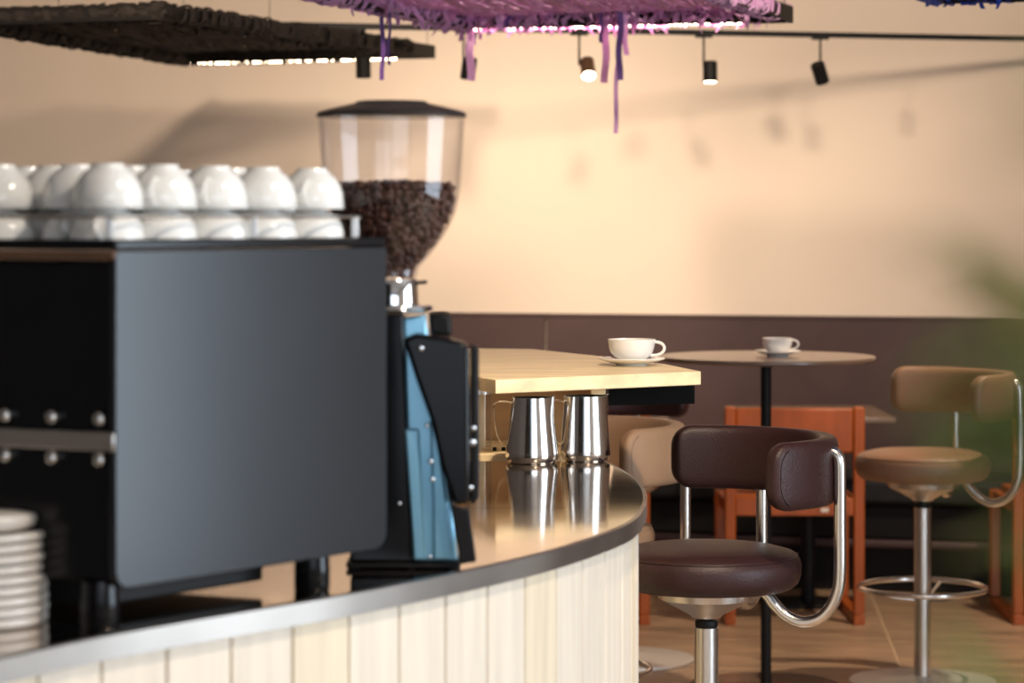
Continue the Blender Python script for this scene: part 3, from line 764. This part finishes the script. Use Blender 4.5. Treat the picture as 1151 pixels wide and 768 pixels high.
def make_pendant(label, corner, weave_mat, tuft_mat, name_col, bare=0.16, tuft=0.03, lit=True, L1=1.95, L2=0.98, fluff=0, seed=1, thick_near=0.0, D1=D1, D2=D2, sk=0.0):
    random.seed(seed)
    B = Vector((corner[0], corner[1], ZP))
    t = thing('ribbon_pendant', label, 'light fitting', B, 0, 'ribbon-woven pendant lights over the counter')
    c_ = [Vector((0, 0, 0)), -D2 * L2, -D2 * L2 * (1 - sk) - D1 * L1, -D1 * L1]     # far right, far left, near left, near right
    hb = 0.024
    def bar(a, b, name):
        d_ = (b - a).normalized(); sd = Vector((-d_.y, d_.x, 0)); mb = MB()
        # open channel: top, two flanges
        for (o0, o1, z0, z1) in ((-hb, hb, 0.018, 0.022), (-hb, -hb + 0.004, -0.024, 0.0178), (hb - 0.004, hb, -0.024, 0.0178)):
            vs = []
            for pnt in (a, b):
                for oo, zz in ((o0, z0), (o1, z0), (o1, z1), (o0, z1)): vs.append(pnt + sd * oo + Vector((0, 0, zz)))
            mb.add(vs, [(0,1,2,3), (7,6,5,4), (0,4,5,1), (1,5,6,2), (2,6,7,3), (3,7,4,0)])
        return mb.build(name, M['black'], t)
    for i in range(4):
        a, b = c_[i], c_[(i+1) % 4]; d_ = (b - a).normalized()
        bar(a - (d_ * 0.02 if i == 0 else Vector()), b, 'frame_channel')
    if lit:
        a = -D2 * 0.12; b = -D2 * (L2 - 0.03)
        MB().tube([a + Vector((0, 0, -0.016)), b + Vector((0, 0, -0.016))], 0.0085, 10).build('led_tube', M['led'], t)
    for p in c_:
        MB().tube([p + Vector((0, 0, 0.02)), p + Vector((0, 0, 2.8 - ZP - 0.001))], 0.0012, 5).build('suspension_wire', M['black'], t)
    mb = MB()
    n1 = 64; n2 = 110
    for i in range(n1):            # strands along D1
        v = (bare + (L2 - bare + 0.03) * (i + random.uniform(-.3, .3)) / n1)
        v = min(v, L2 + 0.02)
        pts = []; K = 22
        ph = random.uniform(0, 6)
        for k in range(K + 1):
            u = L1 * k / K
            sag = -0.012 * math.sin(PI * k / K) + 0.006 * math.sin(ph + k * 1.3) + 0.036 + 0.004 * (k % 2)
            pts.append(-D2 * (v * (1 - sk * k / K) + 0.006 * math.sin(ph * 2 + k)) - D1 * u + Vector((0, 0, sag - 0.02)))
        ribbon_strip(mb, pts, random.uniform(0.010, 0.017), D2)
    for i in range(n2):            # strands along D2
        u = L1 * (i + random.uniform(-.4, .4)) / n2
        pts = []; K = 12; ph = random.uniform(0, 6)
        for k in range(K + 1):
            v = bare + (L2 * (1 - sk * max(0, u) / L1) - bare) * k / K
            pts.append(-D2 * v - D1 * (u + 0.008 * math.sin(ph + k)) + Vector((0, 0, 0.022 + 0.010 * math.sin(ph * 3 + k * 1.9))))
        ribbon_strip(mb, pts, random.uniform(0.009, 0.015), D1)
    # wraps round the far channel and tufts hanging from the edges
    def tufts(a, b, cnt, ln, wd, zoff=0.0):
        for k in range(cnt):
            p = a.lerp(b, random.random()) + Vector((random.uniform(-.02, .02), random.uniform(-.02, .02), 0.02 + zoff))
            l_ = ln * random.uniform(0.3, 1.0); az = random.uniform(0, PI)
            sd = Vector((math.cos(az), math.sin(az), 0)); dx = Vector((random.uniform(-.4, .4), random.uniform(-.4, .4), -1)).normalized()
            w_ = random.uniform(0.5, 1) * wd
            ribbon_strip(mb, [p, p + dx * l_ * 0.5, p + dx * l_], [w_ * 0.7, w_, w_ * 0.25], sd)
    for k in range(90):
        v = bare + (L2 - bare) * random.random() ** 0.8; a0 = random.uniform(0, 6); rr = random.uniform(0.028, 0.036)
        ribbon_strip(mb, [-D2 * v + D1 * (rr * math.cos(a0 + q_)) + D2 * (0.008 * q_ * random.choice((-1, 1))) + Vector((0, 0, rr * 0.85 * math.sin(a0 + q_) - 0.002)) for q_ in (0, 0.8, 1.6, 2.4, 3.2)], random.uniform(0.006, 0.013), D2)
    for k in range(230):
        side_ = random.choice((0, 1)); u = L1 * random.random() * 0.98 + (0.22 if side_ else 0.0); u = min(u, L1); base_p = -D1 * u - (D2 * L2 * (1 - sk * u / L1) if not side_ else Vector()); a0 = random.uniform(0, 6); rr = random.uniform(0.031, 0.040)
        ribbon_strip(mb, [base_p + D2 * (rr * math.cos(a0 + q_)) + D1 * (0.01 * q_) + Vector((0, 0, rr * 0.9 * math.sin(a0 + q_))) for q_ in (0, 0.9, 1.8, 2.7, 3.6, 4.5)], random.uniform(0.014, 0.028), D1)
    tufts(-D1 * 0.22, -D1 * L1, 70, tuft, 0.012)
    tufts(-D2 * bare, -D2 * L2, int(60 + fluff), tuft, 0.012)
    tufts(c_[1], c_[2], int(90 + fluff), tuft, 0.014)
    tufts(-D2 * bare - D1 * 0.1, -D2 * (bare+0.1) - D1 * L1, 60, tuft, 0.012)
    if thick_near:
        for k in range(240):
            v = L2 * (1 - sk) * random.random(); p = -D1 * L1 - D2 * v
            a0 = random.uniform(0, 6); rr = thick_near * random.uniform(.6, 1)
            ribbon_strip(mb, [p + D1 * (rr * math.cos(a0 + q_)) + D2 * (0.01 * q_) + Vector((0, 0, rr * math.sin(a0 + q_))) for q_ in (0, 1, 2, 3, 4)], 0.022, D2)
    o = mb.build('ribbon_weave', weave_mat, t); o['kind'] = 'stuff'
    if fluff:
        mb = MB()
        for (a, b, cnt) in ((-D2 * 0.05, -D2 * L2, fluff), (-D2 * L2, -D2 * L2 - D1 * 0.9, int(fluff * 0.9))):
            for k in range(cnt):
                p = a.lerp(b, random.random()) + Vector((random.uniform(-.035, .035), random.uniform(-.05, .03), random.uniform(0.0, 0.05)))
                pts = [p]; dx = Vector((random.uniform(-1, 1), random.uniform(-1, 1), random.uniform(-.7, .5))).normalized()
                for q_ in range(4):
                    dx = (dx + Vector((random.uniform(-.7, .7), random.uniform(-.7, .7), random.uniform(-.7, .4)))).normalized()
                    pts.append(pts[-1] + dx * 0.016)
                az = random.uniform(0, PI)
                ribbon_strip(mb, pts, [0.010, 0.016, 0.016, 0.014, 0.008], Vector((math.cos(az), math.sin(az), 0.3)).normalized(), 0.0008)
        o = mb.build('ribbon_fluff', tuft_mat, t); o['kind'] = 'stuff'
    return t
pb = make_pendant('black ribbon-woven pendant light hanging at the upper left', (-0.300, 9.46), M['blackrib'], M['blackrib'], 'black', bare=0.17, tuft=0.05, seed=2, thick_near=0.030, D1=Vector((0.37, 0.929, 0)).normalized(), D2=Vector((0.929, -0.37, 0)).normalized(), sk=0.3)
pp = make_pendant('lilac ribbon pendant light hanging at the top centre', (0.79, 7.73), M['pinkrib'], M['pinkrib'], 'lilac', bare=0.10, tuft=0.03, fluff=420, seed=5)
pbl = make_pendant('blue ribbon pendant light just showing at the top right', (2.05, 6.74), M['bluerib'], M['bluerib'], 'blue', bare=0.05, tuft=0.045, lit=False, fluff=60, seed=9)
# long hanging ribbons of the lilac pendant
def hang(parent, px, y_end, s, wpx, mat, y_start=0, lean=0.0, name='hanging_ribbon', taper=1.0):
    a = at(px, HY - 0.59 * s, s); a.z = ZP + 0.01
    if y_start: a.z = HC - (y_start - HY) / s
    b = at(px + lean, y_end, s)
    pts = []; K = 8
    for k in range(K + 1):
        p = a.lerp(b, k / K); p.x += 0.003 * math.sin(k * 1.1 + px); p.y += 0.004 * math.sin(k * 0.8 + px); pts.append(p - parent.location)
    mb = MB(); ribbon_strip(mb, pts, [wpx / s * (1 + (taper - 1) * k / K) for k in range(K + 1)], Vector((1, 0.15, 0)).normalized(), 0.0008)
    return mb.build(name, mat, parent)
for args in ((430, 90, 405, 5, M['purplerib'], 0, 0), (438, 73, 408, 3, M['purplerib'], 0, -1), (528, 91, 372, 9, M['pinkrib'], 0, 1), (531, 50, 370, 6, M['purplerib'], 0, 2),
             (572, 30, 378, 5, M['purplerib'], 0, -4), (562, 34, 378, 9, M['pinkrib'], 0, 0), (676, 48, 384, 4, M['purplerib'], 0, 0), (681, 93, 382, 8, M['pinkrib'], 0, -1),
             (697, 90, 386, 7, M['purplerib'], 0, -1), (703, 62, 384, 6, M['pinkrib'], 0, 0), (697, 150, 384, 5, M['pinkrib'], 0, -6)):
    hang(pp, *args)
for px, ye, w_ in ((1066, 2, 5), (1084, 5, 8), (1091, 6, 6), (1104, 10, 5), (1129, 3, 4)):
    hang(pbl, px, ye, 428, w_, M['bluerib'])
for px, ye in ((82, 22), (150, 27), (166, 30), (205, 8)):
    pass

# ------------------------------------------------------------------ track with spotlights
hT = 0.64
TL = at(60, 23.2, (HY - 23.2) / hT); TR = at(1240, 45.2, (HY - 45.2) / hT)
tr = thing('lighting_track', 'long black ceiling-hung lighting track in front of the cream wall', 'lighting track', (0, 0, 0))
dT = (TR - TL).normalized(); sT_ = Vector((-dT.y, dT.x, 0)).normalized()
mb = MB(); vs = []
for p in (TL, TR):
    for oo, zz in ((-0.016, -0.009), (0.016, -0.009), (0.016, 0.009), (-0.016, 0.009)): vs.append(p + sT_ * oo + Vector((0, 0, zz)))
mb.add(vs, [(0,1,2,3), (7,6,5,4), (0,4,5,1), (1,5,6,2), (2,6,7,3), (3,7,4,0)]).build('rail', M['black'], tr)
def on_track(px):
    # point of the track seen at pixel column px
    k = (px - CX) / F
    t = (k * TL.y - TL.x) / ((TR.x - TL.x) - k * (TR.y - TL.y))
    return TL.lerp(TR, t)
for px in (66, 303, 811):
    p = on_track(px)
    MB().tube([p + Vector((0, 0, 0.009)), Vector((p.x, p.y, 2.799))], 0.0012, 5).build('suspension_wire', M['black'], tr)
WALLAMP = {521: (0.05, 10.36, 1.15, 42), 401: (-0.75, 10.5, 1.2, 7), 922: (1.35, 10.0, 1.3, 5), 791: (0.9, 10.0, 0.5, 5)}
heads = [(401, 0.022, R(0), R(10), 0, 'leftmost black track spotlight in front of the black pendant', False),
         (521, 0.020, R(-8), R(12), 0, 'black track spotlight behind the long lilac ribbon', False),
         (651, 0.028, R(4), R(-42), 1, 'lit track spotlight facing the room, bronze body', True),
         (791, 0.022, R(0), R(-6), 2, 'black track spotlight pointing straight down with a glowing face', True),
         (922, -0.006, R(18), R(25), 0, 'rightmost black track spotlight, tilted', False)]
for px, dx, tilt, pitch, glow, lab, lamp in heads:
    p = on_track(px); p.z -= 0.009
    t = thing('track_spotlight', lab, 'spotlight', p, 0, 'spotlights on the lighting track')
    MB().box((-0.030, -0.014, -0.008), (0.030, 0.014, -0.0002)).build('adapter', M['black'], t, bevel=0.002)
    MB().tube([(0, 0, -0.008), (0, 0, -0.108)], 0.004, 10).build('stem', M['black'], t)
    MB().tube([(0, 0, -0.107), (dx * 0.9 if abs(dx) > 0.01 else 0.0, 0, -0.107)] if abs(dx) > 0.01 else [(0, 0, -0.098), (0, 0, -0.113)], 0.006, 10).build('joint', M['black'], t)
    mt = Matrix.Translation((dx, -0.0, -0.108)) @ Matrix.Rotation(pitch, 4, 'X') @ Matrix.Rotation(-tilt, 4, 'Y')
    hd = MB().lathe([(0, 0.018), (0.023, 0.018), (0.025, 0.016), (0.025, -0.055), (0.0225, -0.055), (0.0225, -0.045), (0, -0.045)], 32, mat=mt).build('lamp_head', M['copper'] if glow == 1 else M['black'], t)
    if px in WALLAMP:
        tx, ty, tz, pw_ = WALLAMP[px]
        spot('track_lamp_light', (p.x + dx, p.y + 0.03, p.z - 0.18), (tx, ty, tz), pw_, WARM, 110, 1.0, 0.02)
    zf = -0.0535 if glow else -0.046
    MB().lathe([(0, zf), (0.0222, zf), (0.0222, zf + 0.0015), (0, zf + 0.0015)], 24, mat=mt).build('lens', M['lamp'] if glow else M['dimlamp'], t)

# ------------------------------------------------------------------ plant close to the camera at the right
pl = thing('potted_plant', 'out-of-focus leafy green plant close by at the right edge', 'plant', (0.238, 0.68, 0))
MB().lathe([(0, 0), (0.10, 0), (0.13, 0.25), (0.14, 0.25), (0.14, 0.28), (0.125, 0.28), (0.12, 0.26), (0, 0.26)], 32).build('pot', M['terracotta'], pl)
random.seed(21)
leaf_me = {}
def leaf_obj(p, d_, L_, mat):
    key = mat.name
    if key not in leaf_me:
        vs = []; prof = [0.05, 0.6, 0.95, 1.0, 0.8, 0.4, 0.03]
        for i, w_ in enumerate(prof):
            x = i / 6
            for sgn in (-1, 0, 1): vs.append((x, sgn * w_ * 0.30, 0.04 * math.sin(PI * x) - 0.03 * (1 - abs(sgn))))
        fs = []
        for i in range(6):
            for k in range(2): fs.append((i*3 + k, (i+1)*3 + k, (i+1)*3 + k + 1, i*3 + k + 1))
        o = MB().add(vs, fs).build('leaf', mat, pl); leaf_me[key] = o.data
    else:
        o = bpy.data.objects.new('leaf', leaf_me[key]); C.collection.objects.link(o); o.parent = pl
    q_ = d_.to_track_quat('X', 'Z'); o.rotation_mode = 'QUATERNION'; o.rotation_quaternion = q_; o.scale = (L_, L_, L_); o.location = p
# stems: from the pot up, leaves placed around
stems = [[(0, 0, .25), (-0.01, 0, 0.8), (-0.03, 0.0, 1.15), (-0.085, 0.0, 1.30), (-0.105, 0.0, 1.335)],
         [(0.02, 0, .25), (0.01, 0, 0.8), (-0.02, 0.0, 1.2), (-0.06, 0.01, 1.34), (-0.085, 0.01, 1.378)],
         [(0.02, -0.02, .25), (0.01, -0.01, 0.8), (-0.02, 0.0, 1.2), (-0.075, 0.01, 1.29), (-0.10, 0.01, 1.312)],
         [(0.03, 0.02, .25), (0.01, 0.01, 0.8), (-0.05, 0.02, 1.2), (-0.088, 0.02, 1.30), (-0.092, 0.02, 1.345)],
         [(-0.01, 0.02, .25), (-0.02, 0.02, 0.8), (-0.05, 0.02, 1.1), (-0.095, 0.02, 1.20), (-0.11, 0.02, 1.235)]]
for i, sp_ in enumerate(stems):
    pts = smooth(sp_, 6)
    MB().tube(pts, 0.0022, 6).build('stem', M['stem'], pl)
    cnt = [18, 16, 14, 14, 5][i]
    for k in range(cnt):
        p = Vector(pts[-1 - k])
        a = random.uniform(-0.9, 0.9) + (PI if k % 2 else 0)
        d_ = Vector((-abs(math.cos(a)) if k % 3 else 0.5 * math.cos(a), random.uniform(-.3, .3), random.uniform(-.3, .7))).normalized()
        leaf_obj(p, d_, random.uniform(0.036, 0.052), M['leaf2'] if (i in (0, 1, 2) and k % 3 != 2) else M['leaf'])
